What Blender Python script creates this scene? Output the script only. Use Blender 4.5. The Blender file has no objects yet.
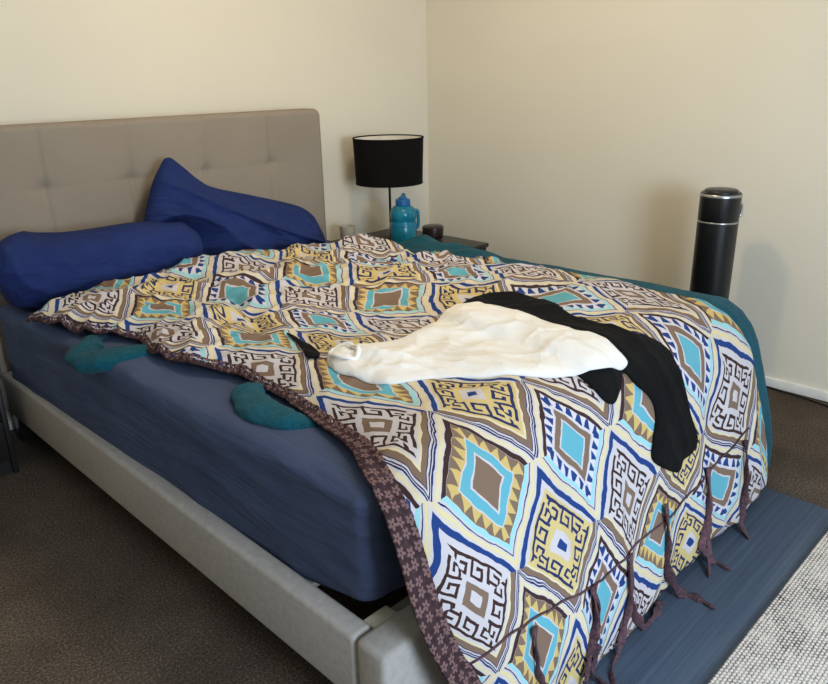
import bpy, bmesh, math, random
import numpy as np
from mathutils import Vector, Matrix, Euler
from mathutils.geometry import delaunay_2d_cdt
PI = math.pi
rng = np.random.RandomState(7)
random.seed(5)
scn = bpy.context.scene
COL = scn.collection

# ------------------------------------------------------------------ helpers
def srgb(r, g, b):
    f = lambda c: (c/255/12.92) if c/255 <= .04045 else ((c/255+.055)/1.055)**2.4
    return (f(r), f(g), f(b), 1)

def tag(o, label=None, cat=None, group=None, kind=None):
    if label: o['label'] = label
    if cat: o['category'] = cat
    if group: o['group'] = group
    if kind: o['kind'] = kind
    return o

def empty(name, loc=(0, 0, 0), rz=0, label=None, cat=None, group=None):
    o = bpy.data.objects.new(name, None); COL.objects.link(o)
    o.empty_display_size = .1
    o.location = loc; o.rotation_euler = (0, 0, rz)
    return tag(o, label, cat, group)

def mesh_obj(name, verts, faces, mat, parent=None, smooth=True, uvs=None):
    me = bpy.data.meshes.new(name)
    me.from_pydata([tuple(map(float, v)) for v in verts], [], [tuple(map(int, f)) for f in faces])
    if smooth:
        me.polygons.foreach_set('use_smooth', [True]*len(me.polygons))
    if mat: me.materials.append(mat)
    if uvs:
        for nm, uv in uvs.items():
            lay = me.uv_layers.new(name=nm)
            idx = np.zeros(len(me.loops), dtype=np.int32); me.loops.foreach_get('vertex_index', idx)
            lay.data.foreach_set('uv', np.asarray(uv, dtype=np.float32)[idx].ravel())
    me.update()
    o = bpy.data.objects.new(name, me); COL.objects.link(o)
    if parent: o.parent = parent
    return o

def bm_obj(name, bm, mat, parent=None, smooth=False, angle=None):
    bmesh.ops.recalc_face_normals(bm, faces=bm.faces)
    me = bpy.data.meshes.new(name); bm.to_mesh(me); bm.free()
    if smooth:
        me.polygons.foreach_set('use_smooth', [True]*len(me.polygons))
        if angle: me.set_sharp_from_angle(angle=math.radians(angle))
    if mat: me.materials.append(mat)
    o = bpy.data.objects.new(name, me); COL.objects.link(o)
    if parent: o.parent = parent
    return o

def add_box(bm, x0, x1, y0, y1, z0, z1, bev=0, seg=3):
    r = bmesh.ops.create_cube(bm, size=1)
    vs = r['verts']
    for v in vs:
        v.co = Vector(((x0+x1)/2+v.co.x*(x1-x0), (y0+y1)/2+v.co.y*(y1-y0), (z0+z1)/2+v.co.z*(z1-z0)))
    if bev:
        es = list({e for v in vs for e in v.link_edges})
        bmesh.ops.bevel(bm, geom=es, offset=bev, segments=seg, profile=.5, affect='EDGES')

def box(name, x0, x1, y0, y1, z0, z1, mat, parent=None, bev=0, seg=3):
    bm = bmesh.new(); add_box(bm, x0, x1, y0, y1, z0, z1, bev, seg)
    return bm_obj(name, bm, mat, parent, smooth=bev > 0, angle=50)

def lathe(name, prof, mat, parent=None, n=64, loc=(0, 0), capb=True, capt=True, angle=45):
    V = []; F = []
    for r, z in prof:
        for k in range(n):
            a = 2*PI*k/n; V.append((loc[0]+r*math.cos(a), loc[1]+r*math.sin(a), z))
    for i in range(len(prof)-1):
        for k in range(n):
            a = i*n+k; b = i*n+(k+1) % n
            F.append((a, b, b+n, a+n))
    if capb: F.append(tuple(range(n-1, -1, -1)))
    if capt: F.append(tuple(range((len(prof)-1)*n, len(prof)*n)))
    o = mesh_obj(name, V, F, mat, parent)
    o.data.set_sharp_from_angle(angle=math.radians(angle))
    return o

def smoothpath(pts, per=8):
    P = np.array(pts, float); out = []
    for i in range(len(P)-1):
        p0 = P[max(i-1, 0)]; p1 = P[i]; p2 = P[i+1]; p3 = P[min(i+2, len(P)-1)]
        for k in range(per):
            t = k/per
            out.append(.5*((2*p1)+(-p0+p2)*t+(2*p0-5*p1+4*p2-p3)*t*t+(-p0+3*p1-3*p2+p3)*t**3))
    out.append(P[-1]); return np.array(out)

def sweep(name, pts, rads, mat, parent=None, n=10, flat=1.0, roll=0.0):
    """tube (or flattened strap) along pts"""
    P = np.array(pts, float)
    if np.isscalar(rads): rads = [rads]*len(P)
    T = np.gradient(P, axis=0); T /= np.linalg.norm(T, axis=1)[:, None]+1e-9
    V = []; F = []
    up = np.array([0, 0, 1.]) if abs(T[0][2]) < .9 else np.array([0, 1., 0])
    s = np.cross(T[0], up); s /= np.linalg.norm(s)
    for i, p in enumerate(P):
        s = s-T[i]*(s@T[i]); s /= np.linalg.norm(s)+1e-9
        w = np.cross(s, T[i])
        for k in range(n):
            a = 2*PI*k/n; ca, sa = math.cos(a), math.sin(a)*flat
            cr, sr = math.cos(roll*i), math.sin(roll*i)
            V.append(p+rads[i]*((ca*cr-sa*sr)*s+(ca*sr+sa*cr)*w))
    for i in range(len(P)-1):
        for k in range(n):
            a = i*n+k; b = i*n+(k+1) % n
            F.append((a, b, b+n, a+n))
    F.append(tuple(range(n-1, -1, -1))); F.append(tuple(range((len(P)-1)*n, len(P)*n)))
    return mesh_obj(name, V, F, mat, parent)

# vectorised gradient noise
_perm = rng.permutation(256); _perm = np.concatenate([_perm, _perm, _perm])
_gr = rng.randn(256, 3); _gr /= np.linalg.norm(_gr, axis=1)[:, None]
def noise3(x, y, z=0.0):
    x = np.asarray(x, float); y = np.asarray(y, float); z = np.asarray(z, float)+0*x
    xi = np.floor(x).astype(int); yi = np.floor(y).astype(int); zi = np.floor(z).astype(int)
    xf, yf, zf = x-xi, y-yi, z-zi
    fd = lambda t: t*t*t*(t*(t*6-15)+10)
    u, v, w = fd(xf), fd(yf), fd(zf)
    def g(dx, dy, dz):
        h = _perm[(_perm[(_perm[(xi+dx) & 255]+yi+dy) & 255]+zi+dz) & 255]
        G = _gr[h]
        return G[..., 0]*(xf-dx)+G[..., 1]*(yf-dy)+G[..., 2]*(zf-dz)
    L = lambda a, b, t: a+t*(b-a)
    return L(L(L(g(0,0,0), g(1,0,0), u), L(g(0,1,0), g(1,1,0), u), v),
             L(L(g(0,0,1), g(1,0,1), u), L(g(0,1,1), g(1,1,1), u), v), w)
def ridge(x, y, z=0.0): return 1-2*np.abs(noise3(x, y, z))

# ------------------------------------------------------------------ materials
class NT:
    def __init__(s, name):
        s.m = bpy.data.materials.new(name); s.m.use_nodes = True
        s.t = s.m.node_tree; s.t.nodes.clear()
        s.out = s.t.nodes.new('ShaderNodeOutputMaterial'); s.b = s.t.nodes.new('ShaderNodeBsdfPrincipled')
        s.t.links.new(s.b.outputs[0], s.out.inputs[0])
    def n(s, t, **kw):
        x = s.t.nodes.new(t)
        for k, v in kw.items(): setattr(x, k, v)
        return x
    def l(s, a, b): s.t.links.new(a, b)
    def M(s, op, a, b=None, c=None):
        x = s.n('ShaderNodeMath', operation=op)
        for i, q in enumerate((a, b, c)):
            if q is None: continue
            if isinstance(q, (int, float)): x.inputs[i].default_value = q
            else: s.l(q, x.inputs[i])
        return x.outputs[0]
    def mix(s, f, a, b, blend='MIX'):
        x = s.n('ShaderNodeMix', data_type='RGBA', blend_type=blend)
        for i, q in ((0, f), (6, a), (7, b)):
            if isinstance(q, (int, float)): x.inputs[i].default_value = q
            elif isinstance(q, tuple): x.inputs[i].default_value = q
            else: s.l(q, x.inputs[i])
        return x.outputs[2]
    def ramp(s, f, stops, mode='CONSTANT'):
        x = s.n('ShaderNodeValToRGB'); cr = x.color_ramp; cr.interpolation = mode
        cr.elements[0].position = stops[0][0]; cr.elements[0].color = stops[0][1]
        cr.elements[1].position = stops[1][0]; cr.elements[1].color = stops[1][1]
        for p, c in stops[2:]:
            e = cr.elements.new(p); e.color = c
        s.l(f, x.inputs[0]); return x.outputs[0]
    def noise(s, scale, detail=3, rough=.5, vec=None, coord='Object'):
        x = s.n('ShaderNodeTexNoise'); x.inputs['Scale'].default_value = scale
        x.inputs['Detail'].default_value = detail; x.inputs['Roughness'].default_value = rough
        if vec is None: vec = s.n('ShaderNodeTexCoord').outputs[coord]
        s.l(vec, x.inputs['Vector']); return x
    def bump(s, h, strength=.3, dist=.01):
        x = s.n('ShaderNodeBump'); x.inputs['Strength'].default_value = strength; x.inputs['Distance'].default_value = dist
        s.l(h, x.inputs['Height']); s.l(x.outputs[0], s.b.inputs['Normal'])
    def set(s, **kw):
        for k, v in kw.items():
            i = s.b.inputs[k.replace('_', ' ')]
            if isinstance(v, (int, float, tuple)): i.default_value = v
            else: s.l(v, i)
        return s

def fabric(name, c1, c2, scale=40, rough=.95, bump=.25, weave=900, sheen=.0, big=3, wrinkle=None):
    t = NT(name)
    a = t.noise(scale, 4, .6); b = t.noise(big, 2, .5)
    f = t.M('MULTIPLY_ADD', a.outputs[0], .6, t.M('MULTIPLY', b.outputs[0], .4))
    t.set(Base_Color=t.ramp(f, [(.35, c1), (.65, c2)], 'LINEAR'), Roughness=rough)
    t.b.inputs['Specular IOR Level'].default_value = .15
    if sheen:
        t.b.inputs['Sheen Weight'].default_value = sheen
    w = t.noise(weave, 2, .5)
    t.bump(w.outputs[0], bump, .002)
    if wrinkle:   # creases: stretched noise as a second bump under the weave
        mp = t.n('ShaderNodeMapping'); mp.inputs['Scale'].default_value = wrinkle[0]; mp.inputs['Rotation'].default_value = wrinkle[1]
        t.l(t.n('ShaderNodeTexCoord').outputs['Object'], mp.inputs[0])
        k = t.noise(1.0, 3, .55, mp.outputs[0]); k.inputs['Distortion'].default_value = .6
        r = t.M('SUBTRACT', 1.0, t.M('ABSOLUTE', t.M('MULTIPLY_ADD', k.outputs[0], 3.2, -1.6)))
        b2 = t.n('ShaderNodeBump'); b2.inputs['Strength'].default_value = wrinkle[2]; b2.inputs['Distance'].default_value = .02
        t.l(r, b2.inputs['Height'])
        b1 = [x for x in t.t.nodes if x.bl_idname == 'ShaderNodeBump' and x != b2][0]
        t.l(b2.outputs[0], b1.inputs['Normal'])
    return t.m

def plain(name, c, rough=.5, metal=0, spec=.5, **kw):
    t = NT(name)
    n = t.noise(30, 2, .5)
    c2 = tuple(min(1, x*1.12) for x in c[:3])+(1,)
    t.set(Base_Color=t.ramp(n.outputs[0], [(.3, c), (.7, c2)], 'LINEAR'), Roughness=rough, Metallic=metal)
    t.b.inputs['Specular IOR Level'].default_value = spec
    return t.m

def wall_mat(name, c):
    t = NT(name)
    n = t.noise(1.5, 3, .5); c2 = tuple(x*.95 for x in c[:3])+(1,)
    t.set(Base_Color=t.ramp(n.outputs[0], [(.3, c), (.7, c2)], 'LINEAR'), Roughness=.75)
    t.b.inputs['Specular IOR Level'].default_value = .25
    k = t.noise(180, 3, .6); t.bump(k.outputs[0], .08, .003)
    return t.m

M_wall = wall_mat('wall_paint', srgb(227, 218, 199))
M_ceil = wall_mat('ceiling_paint', srgb(235, 232, 224))
M_trim = plain('white_trim_paint', srgb(228, 224, 214), .5)
M_head = fabric('taupe_upholstery', srgb(142, 130, 116), srgb(152, 140, 126), 220, bump=.3)
M_rail = fabric('grey_upholstery', srgb(158, 152, 146), srgb(176, 170, 164), 60, bump=.3)
M_sheet = fabric('slate_blue_cotton', srgb(66, 76, 104), srgb(74, 85, 114), 8, bump=.05, weave=1200, wrinkle=((14, 2.2, 14), (.5, 0, .25), .22))
M_pillow = fabric('navy_blue_cotton', srgb(31, 44, 90), srgb(37, 51, 102), 8, bump=.05, weave=1200, wrinkle=((3.2, 5, 9), (.3, .5, .6), .55))
M_teal = fabric('teal_plush', srgb(10, 58, 72), srgb(20, 88, 104), 120, bump=.9, weave=400, sheen=.06)
M_white = fabric('white_jersey', srgb(226, 222, 216), srgb(236, 232, 226), 10, bump=.05, weave=1500, wrinkle=((9, 4, 6), (0, 0, -.9), .30))
M_blackc = fabric('black_jersey', srgb(13, 13, 14), srgb(19, 19, 20), 10, bump=.1, weave=1200, wrinkle=((10, 4, 6), (0, 0, -.5), .5))
M_blackwood = plain('black_wood_veneer', srgb(30, 27, 25), .38)
M_black = plain('black_plastic', srgb(14, 14, 15), .35)
M_blackm = plain('black_metal', srgb(15, 14, 14), .4, .3)
M_shade = fabric('black_lamp_fabric', srgb(14, 12, 12), srgb(18, 16, 15), 60, bump=.1)
M_shade_in = plain('white_lamp_lining', srgb(226, 220, 206), .8)
M_silver = plain('brushed_silver', srgb(170, 170, 170), .3, .9)
M_slat = plain('pale_birch', srgb(214, 206, 188), .6)
M_cup = plain('cream_ceramic', srgb(176, 166, 148), .45)
M_pot = plain('dark_brown_glaze', srgb(40, 27, 25), .3)
M_pink = plain('pale_pink_rubber', srgb(196, 160, 150), .6)
M_bluecap = plain('blue_plastic', srgb(24, 92, 150), .35)

def carpet_mat():
    t = NT('charcoal_carpet')
    a = t.noise(150, 4, .75); b = t.noise(2.2, 3, .6)
    f = t.M('MULTIPLY_ADD', a.outputs[0], .75, t.M('MULTIPLY', b.outputs[0], .25))
    t.set(Base_Color=t.ramp(f, [(.3, srgb(44, 37, 31)), (.5, srgb(90, 79, 69)), (.68, srgb(148, 132, 116))], 'LINEAR'), Roughness=1.0)
    t.b.inputs['Specular IOR Level'].default_value = .05
    t.bump(a.outputs[0], .8, .012)
    return t.m
def mat_mat():
    t = NT('blue_grey_ribbed_weave')
    tc = t.n('ShaderNodeTexCoord'); sp = t.n('ShaderNodeSeparateXYZ'); t.l(tc.outputs['Object'], sp.inputs[0])
    y = sp.outputs[1]; x = sp.outputs[0]
    nz = t.noise(6, 2, .5)
    st = t.M('SINE', t.M('MULTIPLY_ADD', y, 1150, t.M('MULTIPLY', nz.outputs[0], 3)))
    st2 = t.M('SINE', t.M('MULTIPLY', x, 900))
    br = t.M('MULTIPLY_ADD', st, .16, t.M('MULTIPLY_ADD', st2, .10, .5))
    n2 = t.n('ShaderNodeTexNoise'); mp = t.n('ShaderNodeMapping'); mp.inputs['Scale'].default_value = (1.5, 90, 1)
    t.l(tc.outputs['Object'], mp.inputs[0]); t.l(mp.outputs[0], n2.inputs[0]); n2.inputs['Scale'].default_value = 1
    f = t.M('MULTIPLY_ADD', n2.outputs[0], .55, t.M('MULTIPLY', br, .45))
    t.set(Base_Color=t.ramp(f, [(.25, srgb(60, 72, 90)), (.75, srgb(92, 106, 126))], 'LINEAR'), Roughness=.9)
    t.b.inputs['Specular IOR Level'].default_value = .1
    t.bump(br, .35, .003)
    return t.m
def rug_mat():
    t = NT('white_nubby_weave')
    tc = t.n('ShaderNodeTexCoord'); sp = t.n('ShaderNodeSeparateXYZ'); t.l(tc.outputs['Object'], sp.inputs[0])
    x, y = sp.outputs[0], sp.outputs[1]
    row = t.M('FLOOR', t.M('MULTIPLY', y, 110.0))
    off = t.M('MULTIPLY', t.M('MODULO', row, 2.0), .5)
    u = t.M('SUBTRACT', t.M('FRACT', t.M('ADD', t.M('MULTIPLY', x, 80.0), off)), .5)
    v = t.M('SUBTRACT', t.M('FRACT', t.M('MULTIPLY', y, 110.0)), .5)
    d = t.M('SQRT', t.M('ADD', t.M('MULTIPLY', u, u), t.M('MULTIPLY', v, v)))
    hgt = t.M('SUBTRACT', .62, d)
    n = t.noise(60, 3, .6); nb = t.noise(7, 3, .6)
    f = t.M('ADD', hgt, t.M('MULTIPLY_ADD', n.outputs[0], .5, t.M('MULTIPLY_ADD', nb.outputs[0], .5, -.5)))
    t.set(Base_Color=t.ramp(f, [(.02, srgb(84, 82, 86)), (.16, srgb(186, 183, 182)), (.36, srgb(228, 224, 220))], 'LINEAR'), Roughness=.95)
    t.b.inputs['Specular IOR Level'].default_value = .05
    t.bump(hgt, .5, .005)
    return t.m
def floral_mat(name, scale=40):
    t = NT(name)
    tc = t.n('ShaderNodeUVMap', uv_map='strip')
    vo = t.n('ShaderNodeTexVoronoi', voronoi_dimensions='2D'); vo.inputs['Scale'].default_value = scale
    vo.inputs['Randomness'].default_value = .35
    t.l(tc.outputs[0], vo.inputs['Vector'])
    sub = t.n('ShaderNodeVectorMath', operation='SUBTRACT')
    sc = t.n('ShaderNodeVectorMath', operation='SCALE'); sc.inputs['Scale'].default_value = scale
    t.l(tc.outputs[0], sc.inputs[0])
    sc2 = t.n('ShaderNodeVectorMath', operation='SCALE'); sc2.inputs['Scale'].default_value = scale
    t.l(vo.outputs['Position'], sc2.inputs[0])
    t.l(sc.outputs[0], sub.inputs[0]); t.l(sc2.outputs[0], sub.inputs[1])
    sp = t.n('ShaderNodeSeparateXYZ'); t.l(sub.outputs[0], sp.inputs[0])
    ang = t.M('ARCTAN2', sp.outputs[1], sp.outputs[0])
    pet = t.M('MULTIPLY_ADD', t.M('ABSOLUTE', t.M('COSINE', t.M('MULTIPLY', ang, 2.5))), .28, .14)
    fl = t.M('LESS_THAN', vo.outputs['Distance'], pet)
    ce = t.M('LESS_THAN', vo.outputs['Distance'], .09)
    n = t.noise(90, 2, .5)
    bg = t.ramp(n.outputs[0], [(.4, srgb(56, 40, 43)), (.7, srgb(72, 54, 57))], 'LINEAR')
    c = t.mix(fl, bg, srgb(118, 92, 90)); c = t.mix(ce, c, srgb(74, 50, 50))
    t.set(Base_Color=c, Roughness=.95); t.b.inputs['Specular IOR Level'].default_value = .1
    return t.m
M_carpet = carpet_mat(); M_mat = mat_mat(); M_rug = rug_mat(); M_floral = floral_mat('brown_floral_cotton')

# ---- the printed duvet cover: diamonds of Greek keys and of toothed squares, zigzag stripes between
def duvet_mat():
    t = NT('printed_ethnic_cotton')
    W = srgb(198, 191, 194); CR = srgb(214, 200, 164); YE = srgb(200, 173, 108); PY = srgb(216, 200, 150)
    BL = srgb(34, 62, 120); NV = srgb(42, 50, 92); KY = srgb(204, 182, 124); TQ = srgb(96, 166, 182); LT = srgb(150, 200, 206)
    BR = srgb(124, 102, 86); DB = srgb(62, 42, 40); LV = srgb(205, 200, 208)
    uv = t.n('ShaderNodeUVMap', uv_map='sheet')
    n1 = t.noise(1.6, 2, .5, uv.outputs[0]); n2 = t.noise(6.0, 2, .4, uv.outputs[0])
    def wob(n, amp):
        s = t.n('ShaderNodeVectorMath', operation='SUBTRACT'); t.l(n.outputs['Color'], s.inputs[0]); s.inputs[1].default_value = (.5, .5, .5)
        k = t.n('ShaderNodeVectorMath', operation='SCALE'); k.inputs['Scale'].default_value = amp; t.l(s.outputs[0], k.inputs[0]); return k
    a1 = t.n('ShaderNodeVectorMath', operation='ADD'); t.l(uv.outputs[0], a1.inputs[0]); t.l(wob(n1, .16).outputs[0], a1.inputs[1])
    a2 = t.n('ShaderNodeVectorMath', operation='ADD'); t.l(a1.outputs[0], a2.inputs[0]); t.l(wob(n2, .05).outputs[0], a2.inputs[1])
    sp = t.n('ShaderNodeSeparateXYZ'); t.l(a2.outputs[0], sp.inputs[0])
    c, r = sp.outputs[0], sp.outputs[1]
    a = t.M('MULTIPLY', t.M('ADD', c, r), .5); b = t.M('MULTIPLY', t.M('SUBTRACT', r, c), .5)
    ia = t.M('ROUND', a); ib = t.M('ROUND', b)
    fa = t.M('SUBTRACT', a, ia); fb = t.M('SUBTRACT', b, ib)
    aa = t.M('ABSOLUTE', fa); ab = t.M('ABSOLUTE', fb)
    d = t.M('MAXIMUM', aa, ab)
    par = t.M('MODULO', t.M('ABSOLUTE', t.M('ADD', ia, ib)), 2.0)
    isS = t.M('GREATER_THAN', par, .5)
    cc = t.M('ADD', t.M('SUBTRACT', ia, ib), 40.0)                 # integer column
    var = t.M('MODULO', t.M('FLOOR', t.M('MULTIPLY', cc, .5)), 2.0)  # colour variant alternates by column
    domA = t.M('GREATER_THAN', aa, ab)
    sgn = t.M('ADD', t.M('MULTIPLY', fa, domA), t.M('MULTIPLY', fb, t.M('SUBTRACT', 1.0, domA)))
    up = t.M('LESS_THAN', sgn, 0.0)
    # stripes
    Kup = t.ramp(d, [(0, W), (.385, W), (.40, W), (.418, BL), (.475, W), (.49, PY)])
    Klo = t.ramp(d, [(0, W), (.385, CR), (.41, BR), (.462, NV), (.472, W), (.488, NV)])
    Slo = t.ramp(d, [(0, W), (.365, LT), (.41, W), (.425, NV), (.436, W), (.455, PY), (.485, W)])
    Sup = t.ramp(d, [(0, W), (.365, DB), (.41, W), (.42, CR), (.455, W), (.475, NV), (.49, W)])
    Kst = t.mix(up, Klo, Kup); Sst = t.mix(up, Slo, Sup)
    # square cells
    S_b = t.ramp(d, [(0, BR), (.15, W), (.17, TQ), (.25, W), (.262, YE)])
    S_t = t.ramp(d, [(0, TQ), (.15, W), (.17, BR), (.245, W), (.26, LV)])
    Sin = t.mix(var, S_b, S_t)
    lat = t.M('ADD', t.M('MULTIPLY', fb, domA), t.M('MULTIPLY', fa, t.M('SUBTRACT', 1.0, domA)))
    saw = t.M('ABSOLUTE', t.M('MULTIPLY_ADD', t.M('FRACT', t.M('MULTIPLY', lat, 8.3)), 2.0, -1.0))
    hn = t.M('MULTIPLY', t.M('SUBTRACT', d, .262), 1/.1)
    tooth = t.M('GREATER_THAN', hn, t.M('SUBTRACT', 1.0, saw))
    tooth2 = t.M('MULTIPLY', t.M('LESS_THAN', t.M('ADD', saw, t.M('MULTIPLY', hn, .6)), .88), t.M('GREATER_THAN', hn, .18))
    zone = t.M('GREATER_THAN', d, .262)
    Stri = t.mix(var, t.mix(tooth, YE, BR), t.mix(tooth2, LV, BL))
    Sin = t.mix(zone, Sin, Stri)
    Sc = t.mix(t.M('GREATER_THAN', d, .365), Sin, Sst)
    # greek key cells, four-fold: x = distance outward on the leading side, y = along that side
    x = d
    s2 = t.M('SIGN', sgn)
    y = t.M('MULTIPLY', lat, t.M('MULTIPLY', s2, t.M('MULTIPLY_ADD', domA, 2.0, -1.0)))
    hw = .0155
    def rect(x0, x1, y0, y1):
        u = t.M('LESS_THAN', t.M('ABSOLUTE', t.M('SUBTRACT', x, (x0+x1)/2)), (x1-x0)/2)
        return t.M('MULTIPLY', u, t.M('LESS_THAN', t.M('ABSOLUTE', t.M('SUBTRACT', y, (y0+y1)/2)), (y1-y0)/2))
    acc = rect(.330, .360, -.36, .28)
    for y0 in (-.285, -.085, .115):
        for q in ((.185, .36, y0-hw, y0+hw), (.185, .185+2*hw, y0, y0+.135), (.185, .300, y0+.125-hw, y0+.125+hw),
                  (.272, .300, y0+.055, y0+.13)):
            if y0 == .115 and q[0] < .2 and q[3]-q[2] > .1: q = (q[0]+.02, q[1]+.02, q[2], q[3])
            acc = t.M('MAXIMUM', acc, rect(*q))
    kbg = t.mix(var, W, KY)
    kln = t.mix(var, DB, NV)
    kcen_w = t.ramp(d, [(0, W), (.055, BR), (.125, W)]); kcen_y = t.ramp(d, [(0, BL), (.045, W), (.11, KY)])
    Kin = t.mix(t.M('LESS_THAN', d, .15), kbg, t.mix(var, kcen_w, kcen_y))
    Kin = t.mix(acc, Kin, kln)
    Kc = t.mix(t.M('GREATER_THAN', d, .385), Kin, Kst)
    col = t.mix(isS, Kc, Sc)
    t.set(Base_Color=col, Roughness=.9); t.b.inputs['Specular IOR Level'].default_value = .15
    w = t.noise(1400, 2, .5); t.bump(w.outputs[0], .06, .002)
    return t.m
M_duvet = duvet_mat()

# ------------------------------------------------------------------ room
XW, YW = 1.775, .172
def struct(o): o['kind'] = 'structure'; return o
struct(box('floor', -2.9, XW+.1, -5.2, YW+.1, -.1, 0, M_carpet))
struct(box('wall_back', -2.9, XW+.1, YW, YW+.1, 0, 2.5, M_wall))
struct(box('wall_right', XW, XW+.1, -5.2, YW, 0, 2.5, M_wall))
struct(box('wall_left', -3.0, -2.9, -5.2, YW+.1, 0, 2.5, M_wall))
struct(box('ceiling', -3.0, XW+.1, -5.2, YW+.1, 2.5, 2.6, M_ceil))
struct(box('baseboard_right', XW-.014, XW, -5.2, YW-.014, 0, .046, M_trim, bev=.004))
struct(box('baseboard_back', -2.9, XW-.014, YW-.014, YW, 0, .046, M_trim, bev=.004))

# ------------------------------------------------------------------ bed
W2 = .815
bed = empty('bed', (0, -1.05, 0), 0, 'queen bed with a tufted taupe headboard and grey upholstered rails', 'bed')
def P(o):  # keep world coordinates under an offset parent
    par = o.parent
    o.matrix_parent_inverse = Matrix.Translation(par.location).inverted() if par.rotation_euler.z == 0 else par.matrix_basis.inverted()
    return o
# headboard: tufted front
def headboard():
    nx, nz = 260, 120
    H, z0 = 1.222, .14
    xs = np.linspace(-W2, W2, nx); zs = np.linspace(z0, H, nz)
    X, Z = np.meshgrid(xs, zs)
    # rounded upper corners and edge
    R = .035
    dx = np.maximum(0, np.abs(X)-(W2-R)); dz = np.maximum(0, Z-(H-R)); dd = np.hypot(dx, dz)
    k = np.where(dd > R, R/np.maximum(dd, 1e-6), 1)
    X = np.where(dd > R, np.sign(X)*((W2-R)+dx*k), X); Z = np.where(dd > R, (H-R)+dz*k, Z)
    edge = np.minimum(W2-np.abs(X), H-Z); edge = np.where((dx > 0) & (dz > 0), R-np.hypot(dx, dz)*k, edge)
    Y = -.0+.022*(1-np.sqrt(np.clip(1-(1-np.clip(edge/.022, 0, 1))**2, 0, 1)))
    X = X*.5*(2)+np.where(X > 0, X*.022, 0)
    s = 2*W2/4.7
    for j, zt in enumerate((.985, .985-.34)):
        for i in range(4):
            tx = (i-1.5)*s
            r = np.hypot(X-tx, Z-zt)
            Y = Y+.010*np.exp(-(r/.03)**2)+.006*np.exp(-(r/.12)**2)
            # creases running from tuft upward / downward and sideways
            Y = Y+.006*np.exp(-((X-tx)/.010)**2)*np.exp(-np.abs(Z-zt)/.30)
            Y = Y+.0035*np.exp(-((Z-zt)/.010)**2)*np.exp(-np.abs(X-tx)/.10)
    Y = Y+.002*noise3(X*5, Z*5, 3.1)
    V = np.stack([X, Y, Z], -1).reshape(-1, 3)
    F = [(i*nx+j, i*nx+j+1, (i+1)*nx+j+1, (i+1)*nx+j) for i in range(nz-1) for j in range(nx-1)]
    # back and sides
    n0 = len(V); Vb = V.copy(); Vb[:, 1] = .088
    ring = [(0, j) for j in range(nx)]+[(i, nx-1) for i in range(1, nz)]+[(nz-1, j) for j in range(nx-2, -1, -1)]+[(i, 0) for i in range(nz-2, 0, -1)]
    ids = [i*nx+j for i, j in ring]
    V = np.concatenate([V, Vb[ids]])
    m = len(ids)
    for q in range(m):
        a, b = ids[q], ids[(q+1) % m]
        F.append((b, a, n0+q, n0+(q+1) % m))
    F.append(tuple(n0+q for q in range(m)))
    return P(mesh_obj('headboard', V, F, M_head, bed))
headboard()
for sx in (-1, 1):
    P(box('side_rail', min(sx*W2, sx*(W2-.055)), max(sx*W2, sx*(W2-.055)), -2.083, -.002, .138, .314, M_rail, bed, .014, 4))
    P(box('leg', sx*W2*.93-.03, sx*W2*.93+.03, .01, .07, 0, .145, M_blackwood, bed, .004))
    P(box('leg', sx*W2*.93-.03, sx*W2*.93+.03, -2.16, -2.10, 0, .12, M_blackwood, bed, .004))
P(box('foot_board', -W2, W2, -2.173, -2.085, .115, .316, M_rail, bed, .016, 4))
for k in range(9):
    yy = -2.055+.24*k
    P(box('slat', -.758, .758, yy-.022, yy+.03, .248, .264, M_slat, bed, .003))
for sx in (-1, 1):
    tag(P(box('corner_bracket', min(sx*.757, sx*.690), max(sx*.757, sx*.690), -2.083, -2.045, .284, .302, M_slat, bed, .004)), 'pale corner bracket')
for k in range(2):
    sx = (-1, 1)[k]
    P(box('slat_ledge', sx*.745-.014, sx*.745+.014, -2.08, -.02, .205, .247, M_black, bed))

# mattress with fitted sheet
def rounded_box(nx, ny, nz, hx, hy, hz, r):
    idx = {}; V = []; F = []
    def vid(p):
        key = tuple(np.round(p, 6))
        if key not in idx: idx[key] = len(V); V.append(p)
        return idx[key]
    def lin(n, h, r):  # finer near ends
        t = np.linspace(-1, 1, n); return h*np.sign(t)*(1-(1-np.abs(t))**1.5)
    gx, gy, gz = lin(nx, hx, r), lin(ny, hy, r), lin(nz, hz, r)
    def quad(A, B, fn, flip):
        for i in range(len(A)-1):
            for j in range(len(B)-1):
                q = [vid(fn(A[i], B[j])), vid(fn(A[i+1], B[j])), vid(fn(A[i+1], B[j+1])), vid(fn(A[i], B[j+1]))]
                F.append(q[::-1] if flip else q)
    quad(gx, gy, lambda a, b: (a, b, hz), False); quad(gx, gy, lambda a, b: (a, b, -hz), True)
    quad(gx, gz, lambda a, b: (a, -hy, b), False); quad(gx, gz, lambda a, b: (a, hy, b), True)
    quad(gy, gz, lambda a, b: (hx, a, b), False); quad(gy, gz, lambda a, b: (-hx, a, b), True)
    V = np.array(V); core = np.clip(V, -np.array([hx, hy, hz])+r, np.array([hx, hy, hz])-r)
    dlt = V-core; L = np.linalg.norm(dlt, axis=1)[:, None]
    N = dlt/np.maximum(L, 1e-9)
    return core+N*r, N, F
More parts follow.
